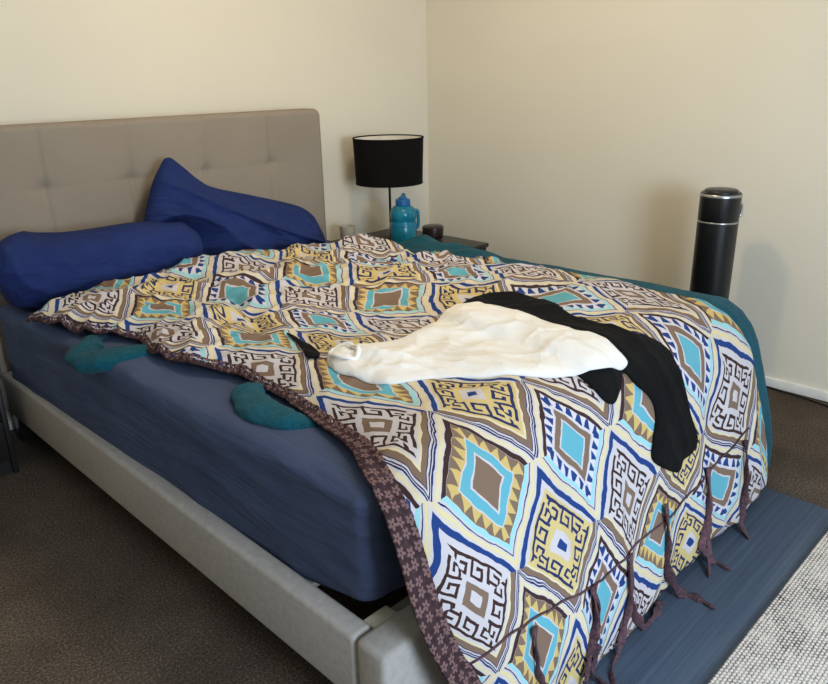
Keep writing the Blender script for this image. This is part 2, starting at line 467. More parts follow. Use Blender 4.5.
def mattress():
    hx, hy, hz = .772, 1.012, .168
    V, N, F = rounded_box(90, 130, 26, hx, hy, hz, .045)
    x, y, z = V.T
    side = np.clip((np.abs(N[:, 0])+np.abs(N[:, 1])), 0, 1)
    wr = ridge(y*2.2+z*5.5, z*9-y*1.2, x*2)**4*.006+noise3(x*3, y*3, z*3)*.008
    crease = noise3(y*3.2+z*2, z*16-y*3.0, x*1.5)*.005
    V = V+N*((wr+crease)*side)[:, None]+np.stack([0*x, 0*x, noise3(x*2.2, y*2.2)*.008*(1-side)], -1)
    # lower edge drawn in at the foot corners (elastic hem)
    t = np.clip(-(z+hz*.3)/(hz*.7), 0, 1)
    cor = np.clip((-y-.75)/.26, 0, 1)
    V[:, 1] += t*cor*.030
    V[:, 0] *= 1-t*.012*(1+cor)
    V[:, 2] += t*cor*np.clip((np.abs(x)-.52)/.2, 0, 1)*.055
    o = mesh_obj('mattress', V, F, M_sheet)
    o.location = (-.008, -1.048, .266+hz); o.rotation_euler = (0, 0, math.radians(1.3))
    tag(o, 'mattress in a slate blue fitted sheet on the grey bed frame', 'mattress')
    return o
mattress()

# ------------------------------------------------------------------ duvet drape
XR0, YF0, ZT = .735, -2.02, .603
pd = np.array([0, .05, .10, .15, .20, .30, .45, .55, .65, .75, .9])
pH = np.array([0, .046, .085, .115, .137, .168, .207, .226, .232, .222, .20])
pZ = np.array([0, -.010, -.035, -.074, -.12, -.215, -.36, -.458, -.558, -.655, -.80])
pHr = np.array([0, .044, .072, .084, .088, .093, .10, .105, .11, .115, .12])
HEAD = [(-.80, -.43), (-.73, -.40), (-.60, -.35), (-.48, -.30), (-.25, -.255), (0, -.235), (.2, -.30), (.40, -.42), (.57, -.50), (.65, -.70), (.66, -.94), (.71, -1.08), (.80, -1.15)]
LEFT = [(-.80, -.43), (-.765, -.60), (-.705, -.757), (-.64, -.90), (-.665, -1.05), (-.65, -1.216), (-.59, -1.35), (-.585, -1.50), (-.593, -1.647), (-.611, -1.79), (-.637, -1.936), (-.69, -2.06), (-.712, -2.16), (-.718, -2.29), (-.69, -2.41), (-.645, -2.53), (-.58, -2.72)]
RIGHT = [(.80, -1.15), (.83, -1.28), (.85, -1.5), (.87, -1.8), (.90, -2.1), (.94, -2.35), (.95, -2.60)]
BOT = [(-.58, -2.72), (-.3, -2.73), (0, -2.69), (.3, -2.68), (.6, -2.69), (.85, -2.66), (.95, -2.60)]
def curve(pts, n):
    s = smoothpath(pts, 24); L = np.concatenate([[0], np.cumsum(np.linalg.norm(np.diff(s, axis=0), axis=1))]); L /= L[-1]
    t = np.linspace(0, 1, n); return np.stack([np.interp(t, L, s[:, 0]), np.interp(t, L, s[:, 1])], -1)
_edge = np.concatenate([curve(LEFT, 160)[::-1], curve(HEAD, 120)])
def edge_dist(X, Y):
    sh = np.shape(X); q = np.stack([np.ravel(X), np.ravel(Y)], -1); out = np.empty(len(q))
    for i in range(0, len(q), 8000):
        out[i:i+8000] = np.sqrt(((q[i:i+8000, None, :]-_edge[None])**2).sum(-1)).min(1)
    return out.reshape(sh)
def base_drape(X, Y, grow=0.0):
    ex = np.maximum(0, X-XR0); ey = np.maximum(0, YF0-Y); d = np.hypot(ex, ey)
    ux = np.where(d > 1e-6, ex/np.maximum(d, 1e-6), 0); uy = np.where(d > 1e-6, ey/np.maximum(d, 1e-6), 0)
    H = np.interp(d, pd, pH)*uy**2+np.interp(d, pd, pHr)*ux**2
    Z = np.interp(d, pd, pZ)
    ph = np.interp(d, [0, .1, .2, .35, .6], [0, .7, 1.15, 1.3, 1.45])
    Pn = np.stack([np.minimum(X, XR0)+H*ux, np.maximum(Y, YF0)-H*uy, ZT+Z], -1)
    N = np.stack([ux*np.sin(ph), -uy*np.sin(ph), np.cos(ph)], -1)
    return Pn, N, d
# soft ridges of the rumpled duvet: (x0,y0,x1,y1,width,height)
RIDGES = [(.49, -.58, .60, -.74, .060, .045), (.50, -.99, .74, -1.16, .045, .030), (.30, -.74, .58, -1.00, .035, -.022),
          (-.2, -.42, .25, -.50, .09, .022), (-.55, -.60, -.10, -.75, .08, .02), (.0, -.85, .5, -1.15, .08, .012),
          (-.45, -1.0, .1, -1.2, .09, .014), (-.3, -.9, -.42, -1.25, .03, -.018), (-.25, -.55, -.3, -.95, .03, -.018), (.05, -.6, .0, -.95, .035, -.015), (.1, -1.5, .7, -1.45, .10, .018),
          (-.4, -1.5, .0, -1.75, .07, .012), (.3, -1.8, .75, -1.7, .08, .014)]
def bumps(X, Y):
    h = np.zeros_like(X)
    for x0, y0, x1, y1, w, a in RIDGES:
        vx, vy = x1-x0, y1-y0; L2 = vx*vx+vy*vy
        t = np.clip(((X-x0)*vx+(Y-y0)*vy)/L2, 0, 1)
        dd = np.hypot(X-x0-t*vx, Y-y0-t*vy); h = h+a*np.exp(-(dd/w)**2)
    return h
def D(X, Y, off=0.0, lowfreq=False):
    X = np.asarray(X, float); Y = np.asarray(Y, float)
    Pn, N, d = base_drape(X, Y)
    e = edge_dist(X, Y)
    puff = .022+.043*(1-np.exp(-e/.05))-.018*np.clip((X-.5)/.25, 0, 1)*np.clip(1-d/.2, 0, 1)
    top = np.clip(1-d/.15, 0, 1); fall = 1-top
    h = puff+.020*noise3(X*2.6+3, Y*2.6, 1.7)+.012*noise3(X*6, Y*6, 4.2)
    h = h+bumps(X, Y)*np.clip(e/.06, 0.15, 1)
    if not lowfreq:
        head = np.clip((Y+1.55)/.5, 0, 1)
        wr = np.clip(ridge(X*5+Y*2.4, Y*7-X*2, 9.3), 0, 1)**3*.010+np.clip(ridge(X*9-Y*5, Y*10+X*4, 2.3), 0, 1)**3*.006
        h = h+wr*(.55+1.2*head)*top+.012*noise3(X*10-Y*3, Y*11+X*3, 7.7)*head*top
        # hanging side: gentle vertical folds
        fold = noise3(X*7, Y*1.2, 5.5)*.018+np.clip(ridge(X*5.5, Y*1.6+.3, 8.8), 0, 1)**3*.012
        h = h+fold*fall*np.clip(d/.35, 0, 1)
        h = h+.0025*noise3(X*24, Y*24, 6.6)
    out = Pn+N*(h+off)[..., None]
    out[..., 2] = np.maximum(out[..., 2], .014+off*.5)
    return out

def coons(n, m):
    L = curve(LEFT, m); Rr = curve(RIGHT, m); T = curve(HEAD, n); B = curve(BOT, n)
    u = np.linspace(0, 1, n)[None, :, None]; v = np.linspace(0, 1, m)[:, None, None]
    return ((1-u)*L[:, None]+u*Rr[:, None]+(1-v)*T[None]+v*B[None]
            - ((1-u)*(1-v)*L[0]+u*(1-v)*Rr[0]+(1-u)*v*L[-1]+u*v*Rr[-1]))

# lattice of the print: (flat x, flat y) -> (column, row)
PRINT = [(-0.59, -1.935, 0, 0), (-0.382, -2.017, 2, 0), (-0.518, -2.157, 1, 1), (-0.221, -2.175, 3, 1), (0.144, -2.183, 5, 1), (0.416, -2.147, 7, 1), (-0.633, -2.332, 0, 2), (-0.366, -2.356, 2, 2), (-0.037, -2.373, 4, 2), (0.589, -2.303, 8, 2), (-0.494, -2.509, 1, 3), (-0.255, -2.546, 3, 3), (0.051, -2.491, 5, 3), (0.434, -2.531, 7, 3), (-0.5, -1.733, 1, -1), (-0.341, -1.535, 2, -2), (-0.222, -1.292, 3, -3), (-0.139, -1.138, 4, -4), (0.231, -0.625, 6, -6), (-0.414, -1.137, 2, -4), (-0.138, -1.553, 4, -2), (0.04, -1.3, 5, -3), (0.165, -1.532, 6, -2), (-0.456, -1.268, 1, -3), (-0.56, -1.446, 0, -2), (-0.257, -0.855, 3, -5), (-0.41, -0.67, 2, -6), (-0.613, -1.002, 0, -4), (-0.029, -0.564, 4, -6), (0.486, -0.678, 8, -6), (0.665, -1.822, 8, 0), (0.379, -1.745, 7, -1), (0.825, -2.501, 9, 3), (0.688, -2.663, 8, 4), (0.212, -2.588, 6, 4), (-0.644, -0.582, 0, -6), (-0.497, -2.038, 1, 0), (-0.364, -2.166, 2, 1), (-0.512, -2.308, 1, 2), (-0.659, -2.153, 0, 1), (-0.353, -2.458, 2, 3), (0.058, -2.35, 5, 2), (0.368, -2.352, 7, 2), (0.59, -2.151, 8, 1), (-0.202, -2.369, 3, 2), (0.008, -1.177, 5, -3.73), (0.246, -1.252, 5.73, -3), (0.024, -1.463, 5, -2.27), (-0.141, -1.35, 4.27, -3), (-0.504, -2.049, 1, 0.27), (-0.374, -2.162, 1.73, 1), (-0.531, -2.263, 1, 1.73), (-0.651, -2.149, 0.27, 1), (-0.229, -2.086, 3, 0.27), (-0.121, -2.184, 3.73, 1), (-0.211, -2.297, 3, 1.73), (-0.37, -2.166, 2.27, 1), (-0.672, -2.204, 0, 1.23), (-0.527, -2.329, 0.77, 2), (-0.607, -2.453, 0, 2.77), (-0.374, -2.221, 2, 1.23), (-0.224, -2.348, 2.77, 2), (-0.362, -2.453, 2, 2.77), (-0.52, -2.335, 1.23, 2), (-0.099, -2.219, 4, 1.23), (0.059, -2.338, 4.77, 2), (-0.181, -2.336, 3.23, 2), (0.594, -2.167, 8, 1.23), (0.774, -2.259, 8.77, 2), (0.625, -2.442, 8, 2.77), (0.405, -2.322, 7.23, 2), (-0.365, -1.863, 2, -0.77), (-0.233, -2.02, 2.77, 0), (-0.342, -2.094, 2, 0.77), (-0.498, -2.007, 1.23, 0), (-0.565, -1.733, 0, -0.77), (-0.494, -1.968, 0.77, 0), (-0.607, -2.051, 0, 0.77), (-0.111, -0.922, 4, -4.77), (-0.011, -1.096, 4.77, -4), (-0.142, -1.254, 4, -3.23), (-0.284, -1.161, 3.23, -4)]
def sheet_coords(X, Y):
    A0 = lambda x, y: np.stack([(x+.58)/.145, (-1.92-y)/.21], -1)
    if len(PRINT) < 6: return A0(X, Y)
    p = np.array(PRINT, float); src = p[:, :2]; dst = p[:, 2:]
    n = len(src)
    def U(r2): return .5*r2*np.log(r2+1e-12)
    K = U(((src[:, None]-src[None])**2).sum(-1))+.012*np.eye(n)
    Pm = np.concatenate([np.ones((n, 1)), src], 1)
    Lm = np.block([[K, Pm], [Pm.T, np.zeros((3, 3))]])
    w = np.linalg.solve(Lm, np.concatenate([dst, np.zeros((3, 2))]))
    q = np.stack([np.ravel(X), np.ravel(Y)], -1); out = np.empty((len(q), 2))
    for i in range(0, len(q), 8000):
        b = q[i:i+8000]
        out[i:i+8000] = U(((b[:, None]-src[None])**2).sum(-1))@w[:n]+np.concatenate([np.ones((len(b), 1)), b], 1)@w[n:]
    return out.reshape(np.shape(X)+(2,))

duvet = empty('duvet', (.1, -1.3, .6), 0, 'rumpled duvet in a blue, yellow and brown geometric print, spread across the bed', 'duvet')
def build_cover():
    n, m = 330, 420
    C = coons(n, m); X, Y = C[..., 0], C[..., 1]
    Pt = D(X, Y)
    V = Pt.reshape(-1, 3)
    F = [(i*n+j, (i+1)*n+j, (i+1)*n+j+1, i*n+j+1) for i in range(m-1) for j in range(n-1)]
    sc = sheet_coords(X, Y).reshape(-1, 2)
    o = mesh_obj('cover', V, F, M_duvet, duvet, uvs={'sheet': sc, 'flat': C.reshape(-1, 2)})
    P(o)
    sm = o.modifiers.new('thickness', 'SOLIDIFY'); sm.thickness = .010; sm.offset = -1
    return o
build_cover()

def strip(name, flat, w0, w1, mat, parent, off0=.004, off1=.004, nw=7, uvk=1.0):
    """ribbon lying on the duvet along a flat polyline, from w0 to w1 to its left-hand side"""
    A = smoothpath(flat, 14); T = np.gradient(A, axis=0); T /= np.linalg.norm(T, axis=1)[:, None]
    Nn = np.stack([-T[:, 1], T[:, 0]], -1)
    L = np.concatenate([[0], np.cumsum(np.linalg.norm(np.diff(A, axis=0), axis=1))])
    ws = np.linspace(0, 1, nw); V = []; UV = []
    for i in range(len(A)):
        for k in ws:
            w = w0+((w1(A[i]) if callable(w1) else w1)-w0)*k; q = A[i]+Nn[i]*w
            V.append((q[0], q[1], off0+(off1-off0)*k)); UV.append((L[i]*uvk, w*uvk))
    V = np.array(V); Pp = D(V[:, 0], V[:, 1], V[:, 2])
    nA = len(A); F = [(i*nw+k, (i+1)*nw+k, (i+1)*nw+k+1, i*nw+k+1) for i in range(nA-1) for k in range(nw-1)]
    o = mesh_obj(name, Pp, F, mat, parent, uvs={'strip': np.array(UV)})
    sm = o.modifiers.new('thickness', 'SOLIDIFY'); sm.thickness = .005; sm.offset = 0
    return o
P(strip('hem_trim', LEFT, .008, lambda q: -.011-.041*np.clip((-1.55-q[1])/.6, 0, 1), M_floral, duvet, .002, -.018))

# ------------------------------------------------------------------ camera
cam = bpy.data.cameras.new('camera'); co = bpy.data.objects.new('camera', cam); COL.objects.link(co)
cam.sensor_width = 36; cam.lens = 36*737.842/828; cam.clip_start = .05
r_ = Vector((0.70320185, -0.71073448, -0.01907)); u_ = Vector((0.25458251, 0.22665979, 0.94011334)); f_ = Vector((0.66384856, 0.66594432, -0.34032815))
m = Matrix((r_, u_, -f_)).transposed().to_4x4(); m.translation = (-1.55619746, -3.01499104, 1.36832245)
co.matrix_world = m
scn.camera = co

# ------------------------------------------------------------------ things on the bed
def join_parts(parts):
    V = []; F = []; k = 0
    for v, f in parts:
        V.append(np.asarray(v, float)); F += [tuple(i+k for i in q) for q in f]; k += len(v)
    return np.concatenate(V), F

def grid_faces(n, m, wrap=False):
    F = []
    for i in range(m-1):
        for j in range(n if wrap else n-1):
            F.append((i*n+j, i*n+(j+1) % n, (i+1)*n+(j+1) % n, (i+1)*n+j))
    return F

# --- teal blanket under the duvet: main panel falling over the right side, plus two rolled folds peeping out on the left
def blanket():
    BX0, BY0 = .872, -2.035
    n, m = 150, 260
    u = np.linspace(0, 1, n)[None, :]; v = np.linspace(0, 1, m)[:, None]
    xl = .30+0*v; xr = 1.06+.20*np.clip(v/.12, 0, 1)-.10*np.clip((v-.7)/.3, 0, 1)
    X = xl+(xr-xl)*u
    yh = -.56-.06*np.clip((X-.7)/.3, 0, 2)+.03*np.sin(X*19)
    Y = yh+(-2.66-yh)*v
    ex = np.maximum(0, X-BX0); ey = np.maximum(0, BY0-Y); d = np.hypot(ex, ey)
    ux = np.where(d > 1e-6, ex/np.maximum(d, 1e-6), 0); uy = np.where(d > 1e-6, ey/np.maximum(d, 1e-6), 0)
    H = np.interp(d, pd, pH-.012)*uy**2+np.interp(d, pd, pHr)*ux**2
    H = np.maximum(H, 0); Z = np.interp(d, pd, pZ)
    ph = np.interp(d, [0, .1, .2, .35, .6], [0, .7, 1.15, 1.3, 1.45])
    Pn = np.stack([np.minimum(X, BX0)+H*ux, np.maximum(Y, BY0)-H*uy, ZT+Z], -1)
    N = np.stack([ux*np.sin(ph), -uy*np.sin(ph), np.cos(ph)], -1)
    h = .014+.006*noise3(X*7, Y*7, 3.3)+.002*noise3(X*40, Y*40, 1.1)
    headz = np.clip(1-(v-.02)/.28, 0, 1)*np.clip((X-.77)/.08, 0, 1)*np.clip((1.02-X)/.12, 0, 1)
    h = h+headz*(.012+.030*np.clip(ridge(X*4.2+1, Y*7+X*6, .4), 0, 1)**2)
    h = h+.010*np.clip((X-.78)/.05, 0, 1)*np.clip((v-.25)/.2, 0, 1)
    Pn = Pn+N*h[..., None]; Pn[..., 2] = np.maximum(Pn[..., 2], .012)
    parts = [(Pn.reshape(-1, 3), grid_faces(n, m))]
    # rolled folds
    def roll(path, r0, seed):
        A = smoothpath(path, 12); k = len(A); nn = 36
        T = np.gradient(A, axis=0); T /= np.linalg.norm(T, axis=1)[:, None]
        S = np.cross(T, [0, 0, 1.]); S /= np.linalg.norm(S, axis=1)[:, None]; Wn = np.cross(S, T)
        t = np.linspace(-1, 1, k); R = r0*np.sqrt(np.clip(1-np.abs(t)**3.0, .02, 1))
        a = np.linspace(0, 2*PI, nn, endpoint=False)
        V = A[:, None]+R[:, None, None]*(np.cos(a)[None, :, None]*S[:, None]*1.25+np.sin(a)[None, :, None]*Wn[:, None]*.72)
        nz = noise3(V[..., 0]*16+seed, V[..., 1]*16, V[..., 2]*16)*.016+noise3(V[..., 0]*70, V[..., 1]*70, V[..., 2]*70+seed)*.005
        V = V+nz[..., None]*(V-A[:, None])/np.maximum(R[:, None, None], 1e-4)
        F = grid_faces(nn, k, True)+[tuple(range(nn))[::-1], tuple(range((k-1)*nn, k*nn))]
        return V.reshape(-1, 3), F
    bl = empty('blanket', (.5, -1.4, .6), 0, 'teal plush blanket bunched under the duvet and hanging off its right side', 'blanket')
    def put(nm, vf):
        o = P(mesh_obj(nm, vf[0], vf[1], M_teal, bl))
        return o
    o = put('main_panel', parts[0])
    sm = o.modifiers.new('thickness', 'SOLIDIFY'); sm.thickness = .012; sm.offset = -1
    put('folded_edge', roll([(-.68, -.74, .600), (-.755, -.79, .598), (-.79, -.86, .584), (-.76, -.93, .592), (-.67, -.965, .598), (-.58, -.975, .600)], .042, 1.0))
    put('folded_edge', roll([(-.57, -1.44, .598), (-.635, -1.49, .606), (-.668, -1.59, .608), (-.660, -1.69, .604), (-.60, -1.75, .592)], .036, 5.0))
blanket()

# --- pillows
def bolster():
    n, k = 150, 90
    u = np.linspace(-1, 1, n); a = np.linspace(0, 2*PI, k, endpoint=False)
    U, A = np.meshgrid(u, a, indexing='ij')
    R = np.clip(1-np.abs(U)**7, .0, 1)**.42
    R = np.maximum(R, .03)
    ca, sa = np.cos(A), np.sin(A)
    X = .405*U+.018*np.cos(A+.6)*np.abs(U)**6
    fat = 1-.22*np.clip(U, 0, 1)**3
    Y = .135*R*np.sign(ca)*np.abs(ca)**.9*fat
    Z = .116*R*np.sign(sa)*np.abs(sa)**.85*fat
    # wrinkles: pulled from the left end, broad sag elsewhere
    wl = np.clip((-U-.35)/.6, 0, 1)
    dsp = .026*wl*np.clip(ridge(X*8+Z*7, Z*9-X*3, 1.5), -.3, 1)**2+.016*noise3(X*4, Y*6, Z*6)
    dsp = dsp+.016*np.clip(ridge(X*2.2+Z*9, Z*3+2, Y*3), 0, 1)**3
    wr = np.clip((U-.45)/.5, 0, 1); dsp = dsp+.018*wr*np.clip(ridge(X*5-Z*10, Z*8, .3), 0, 1)**2
    L = np.hypot(Y, Z)+1e-6
    Y = Y+dsp*Y/L; Z = Z+dsp*Z/L
    Z = np.maximum(Z, -.112)
    V = np.stack([X, Y, Z], -1).reshape(-1, 3)
    F = grid_faces(k, n, True)+[tuple(range(k))[::-1], tuple(range((n-1)*k, n*k))]
    o = mesh_obj('pillow', V, F, M_pillow)
    o.location = (-.425, -.212, .729); o.rotation_euler = (0, math.radians(1.0), math.radians(4))
    return tag(o, 'navy blue pillow squashed long and flat, lying at the left below the headboard', 'pillow', 'navy pillows on the bed')
bolster()
def corner_pillow():
    n = 90
    top = smoothpath([(-.085, 1.065), (-.055, 1.068), (-.01, 1.030), (.055, .970), (.13, .925), (.33, .865), (.55, .795), (.635, .745)], 20)
    bot = smoothpath([(-.31, .615), (-.05, .60), (.2, .595), (.5, .60), (.64, .605)], 20)
    lef = smoothpath([(-.085, 1.065), (-.150, .98), (-.215, .85), (-.27, .72), (-.31, .615)], 20)
    rig = smoothpath([(.635, .745), (.648, .70), (.650, .65), (.64, .605)], 20)
    def rs(c):
        L = np.concatenate([[0], np.cumsum(np.linalg.norm(np.diff(c, axis=0), axis=1))]); L /= L[-1]; t = np.linspace(0, 1, n)
        return np.stack([np.interp(t, L, c[:, 0]), np.interp(t, L, c[:, 1])], -1)
    T, B, Lf, R = rs(top), rs(bot), rs(lef), rs(rig)
    u = np.linspace(0, 1, n)[None, :, None]; v = np.linspace(0, 1, n)[:, None, None]
    C = (1-u)*Lf[:, None]+u*R[:, None]+(1-v)*T[None]+v*B[None]-((1-u)*(1-v)*Lf[0]+u*(1-v)*R[0]+(1-u)*v*Lf[-1]+u*v*R[-1])
    X, Z = C[..., 0], C[..., 1]
    uu, vv = 2*u[..., 0]-1, 2*v[..., 0]-1
    th = (np.clip(1-np.abs(uu)**4.5, 0, 1)*np.clip(1-np.abs(vv)**2.4, 0, 1))**.55
    Tt = .095+.02*v[..., 0]
    Yc = -.115-.10*v[..., 0]**1.5
    wr = .034*np.clip(ridge(X*2.6+Z*3.5, Z*6.5+X*2.0, .7), 0, 1)**3+.022*noise3(X*5, Z*5, 2.2)+.016*np.clip(ridge(X*5+Z*6, Z*8+X*4, 4), 0, 1)**3
    Vf = np.stack([X, Yc-Tt*th-wr*th, Z], -1); Vb = np.stack([X, np.minimum(Yc+Tt*.75*th, -.012), Z], -1)
    # pressed back where the long pillow lies against it
    sm = lambda q: np.clip(q, 0, 1)**2*(3-2*np.clip(q, 0, 1))
    lim = -.135-.25*sm((X+.10)/.34)-.25*sm((Z-.74)/.24)
    Vf[..., 1] = np.maximum(Vf[..., 1], lim); Vb[..., 1] = np.maximum(Vb[..., 1], Vf[..., 1]+.03*th)
    V = np.concatenate([Vf.reshape(-1, 3), Vb.reshape(-1, 3)])
    F = grid_faces(n, n); F2 = [tuple(i+n*n for i in q[::-1]) for q in F]
    o = mesh_obj('pillow', V, F+F2, M_pillow)
    bm = bmesh.new(); bm.from_mesh(o.data); bmesh.ops.remove_doubles(bm, verts=bm.verts, dist=.0008); bmesh.ops.recalc_face_normals(bm, faces=bm.faces); bm.to_mesh(o.data); bm.free()
    return tag(o, 'navy blue pillow propped on the headboard with one pointed corner sticking up', 'pillow', 'navy pillows on the bed')
corner_pillow()

# --- garments thrown on the duvet
def seg_dist(poly, q):
    a = poly; b = np.roll(poly, -1, 0); out = np.full(len(q), 9.)
    for i in range(0, len(q), 4000):
        p = q[i:i+4000, None]; ab = b-a; t = np.clip(((p-a)*ab).sum(-1)/np.maximum((ab**2).sum(-1), 1e-12), 0, 1)
        out[i:i+4000] = np.sqrt(((p-a-t[..., None]*ab)**2).sum(-1)).min(1)
    return out
def inside(poly, q):
    x, y = q[:, 0], q[:, 1]; r = np.zeros(len(q), bool); n = len(poly); j = n-1
    for i in range(n):
        xi, yi = poly[i]; xj, yj = poly[j]
        c = ((yi > y) != (yj > y)) & (x < (xj-xi)*(y-yi)/(yj-yi+1e-15)+xi); r ^= c; j = i
    return r
def closed(pts, per=6):
    p = np.array(pts, float); n = len(p); out = []
    for i in range(n):
        p0, p1, p2, p3 = p[i-1], p[i], p[(i+1) % n], p[(i+2) % n]
        for k in range(per):
            t = k/per; out.append(.5*((2*p1)+(-p0+p2)*t+(2*p0-5*p1+4*p2-p3)*t*t+(-p0+3*p1-3*p2+p3)*t**3))
    return np.array(out)
def cloth(name, poly, mat, hfun, step=.008, parent=None, base=None):
    lo, hi = poly.min(0), poly.max(0)
    gx, gy = np.meshgrid(np.arange(lo[0], hi[0], step), np.arange(lo[1], hi[1], step))
    q = np.stack([gx.ravel(), gy.ravel()], -1)+rng.uniform(-.2, .2, (gx.size, 2))*step
    q = q[inside(poly, q)]; q = q[seg_dist(poly, q) > step*.5]
    pts = [Vector(p) for p in np.concatenate([poly, q])]
    nb = len(poly)
    r = delaunay_2d_cdt(pts, [], [list(range(nb))], 1, 1e-6)
    v2 = np.array([[p.x, p.y] for p in r[0]]); F = [tuple(f) for f in r[2]]
    e = seg_dist(poly, v2); h = hfun(v2[:, 0], v2[:, 1], e)
    if base is not None: h = h+base(v2)
    V = D(v2[:, 0], v2[:, 1], h)
    # skirt: the border folds under, down to the duvet
    o = mesh_obj(name, V, F, mat, parent)
    bm = bmesh.new(); bm.from_mesh(o.data); bmesh.ops.recalc_face_normals(bm, faces=bm.faces)
    if sum(f.normal.z for f in bm.faces) < 0: bmesh.ops.reverse_faces(bm, faces=bm.faces)
    bm.to_mesh(o.data); bm.free()
    sm = o.modifiers.new('thickness', 'SOLIDIFY'); sm.thickness = .005; sm.offset = -1
    return o
BLACK = [(-0.034, -1.592), (0.076, -1.561), (0.217, -1.538), (0.334, -1.587), (0.337, -1.72), (0.268, -1.837), (0.25, -1.948), (0.266, -2.041), (0.312, -2.093), (0.312, -2.138), (0.297, -2.191), (0.277, -2.249), (0.3, -2.323), (0.266, -2.358), (0.21, -2.362), (0.174, -2.382), (0.061, -2.315), (0.074, -2.259), (0.117, -2.197), (0.078, -2.142), (0.063, -2.114), (0.013, -2.138), (-0.036, -2.154), (-0.067, -2.132), (-0.069, -2.09), (-0.068, -2.038), (-0.054, -1.907), (-0.069, -1.748)]
WHITE = [(-0.466, -1.603), (-0.416, -1.553), (-0.377, -1.565), (-0.285, -1.619), (-0.21, -1.637), (-0.08, -1.605), (0.023, -1.568), (0.082, -1.598), (0.109, -1.649), (0.125, -1.784), (0.1, -1.935), (0.107, -2.032), (0.094, -2.074), (0.082, -2.107), (0.027, -2.103), (-0.061, -2.08), (-0.164, -2.038), (-0.258, -1.969), (-0.338, -1.884), (-0.403, -1.848), (-0.452, -1.822), (-0.471, -1.764), (-0.481, -1.707), (-0.485, -1.656)]
STRAP = [(-0.39, -1.323), (-0.394, -1.377), (-0.443, -1.545), (-0.478, -1.547), (-0.472, -1.516), (-0.42, -1.413)]
pB, pW, pS = closed(BLACK), closed(WHITE), closed(STRAP, 4)
def hB(x, y, e):
    dome = 1-np.exp(-e/.022)
    return .005+.011*dome+(.012*np.clip(ridge(x*7+y*1.5, y*3.0-x*2, .9), 0, 1)**2+.006*noise3(x*16, y*10, 3))*dome
def hW(x, y, e):
    dome = 1-np.exp(-e/.010); flat = 1-np.exp(-e/.05)
    # creases run along the length of the shirt; crumpled at the collar end
    al = x*.62-y*.78; ac = x*.78+y*.62
    cr = .010*np.clip(ridge(ac*7, al*1.6, 1.3), 0, 1)**3+.006*np.clip(ridge(ac*15+2, al*2.6+1, 6.1), 0, 1)**4
    cr = cr+.007*noise3(ac*6, al*4, 3.7)+.005*np.clip(ridge(al*7, ac*9, 2.9), 0, 1)**6
    col = np.exp(-(((x+.425)**2+(y+1.68)**2)/.0085))
    crum = (.026*np.clip(ridge(x*13, y*15, 2.2), -.3, 1)+.010*np.clip(ridge(x*30, y*28, 5.2), -.3, 1))*col
    return .003+.005*dome+.005*flat+(cr+crum)*(.25*dome+.75*flat)
def baseW(v):
    ins = inside(pB, v); e = seg_dist(pB, v)
    # lies on top of the black garment
    eb = np.where(ins, e, 0)
    return np.where(ins, hB(v[:, 0], v[:, 1], eb)*np.clip(e/.02, 0, 1)+.003, 0)
tag(cloth('garment', pB, M_blackc, hB), 'black garment lying crumpled on the duvet under the white shirt', 'clothing')
shirt = tag(cloth('shirt', pW, M_white, hW, .006, None, baseW), 'white crumpled shirt thrown over the black garment on the duvet', 'clothing')
ca = np.linspace(0, 2*PI, 40)
cxy = np.array([-.428, -1.628])+np.stack([.030*np.cos(ca)+.010*np.sin(ca), .045*np.sin(ca)-.012*np.cos(ca)], -1)
cz = hW(cxy[:, 0], cxy[:, 1], seg_dist(pW, cxy))+.006+.004*np.sin(ca*2+1)
sweep('collar', D(cxy[:, 0], cxy[:, 1], cz), .0065, M_white, shirt, 10, .6)
tag(cloth('strap', pS, M_blackc, lambda x, y, e: .008+.004*(1-np.exp(-e/.008)), .005), 'short black strap end on the duvet at the left tip of the white shirt', 'strap')

# --- opening of the duvet cover and its ties
M_tie = fabric('brown_tie_cotton', srgb(46, 34, 42), srgb(112, 84, 90), 150, bump=.2)
SEAM = [(-0.662, -2.46), (-0.599, -2.439), (-0.555, -2.431), (-0.465, -2.44), (-0.36, -2.456), (-0.242, -2.483), (-0.108, -2.48), (0.04, -2.481), (0.237, -2.462), (0.438, -2.447), (0.667, -2.427)]
P(strip('opening_seam', SEAM, -.0018, .0018, M_tie, duvet, .002, .002, 3))
def on(*f): return [tuple(D(np.array([x]), np.array([y]), .010)[0]) for x, y in f]
TIES = [on((-.5124, -2.448), (-.5152, -2.502), (-.5144, -2.559), (-.482, -2.62), (-.46, -2.69))+[(-.45, -2.36, .010), (-.40, -2.42, .009)],
        on((-.2869, -2.472), (-.2922, -2.543), (-.315, -2.582), (-.295, -2.64))+[(-.30, -2.335, .03), (-.290, -2.40, .009), (-.25, -2.45, .009)],
        on((-.29, -2.474), (-.275, -2.53), (-.31, -2.575), (-.335, -2.62))+[(-.35, -2.35, .02), (-.37, -2.41, .009)],
        on((-.107, -2.477), (-.132, -2.56), (-.16, -2.64))+[(-.19, -2.335, .012), (-.25, -2.35, .009), (-.30, -2.40, .009)],
        on((-.11, -2.48), (-.138, -2.57), (-.12, -2.63))+[(-.055, -2.335, .012), (.02, -2.33, .009), (.065, -2.31, .009)],
        on((.0846, -2.4316), (.0711, -2.513), (.055, -2.60))+[(.125, -2.345, .02), (.148, -2.385, .009), (.140, -2.435, .009)],
        on((.3465, -2.4346), (.338, -2.53), (.30, -2.60), (.28, -2.645))+[(.335, -2.345, .012), (.330, -2.40, .009)],
        on((.35, -2.436), (.345, -2.53), (.32, -2.60))+[(.30, -2.345, .03), (.255, -2.365, .009)],
        on((.6204, -2.45), (.590, -2.565), (.55, -2.63))+[(.55, -2.335, .03), (.515, -2.375, .009)]]
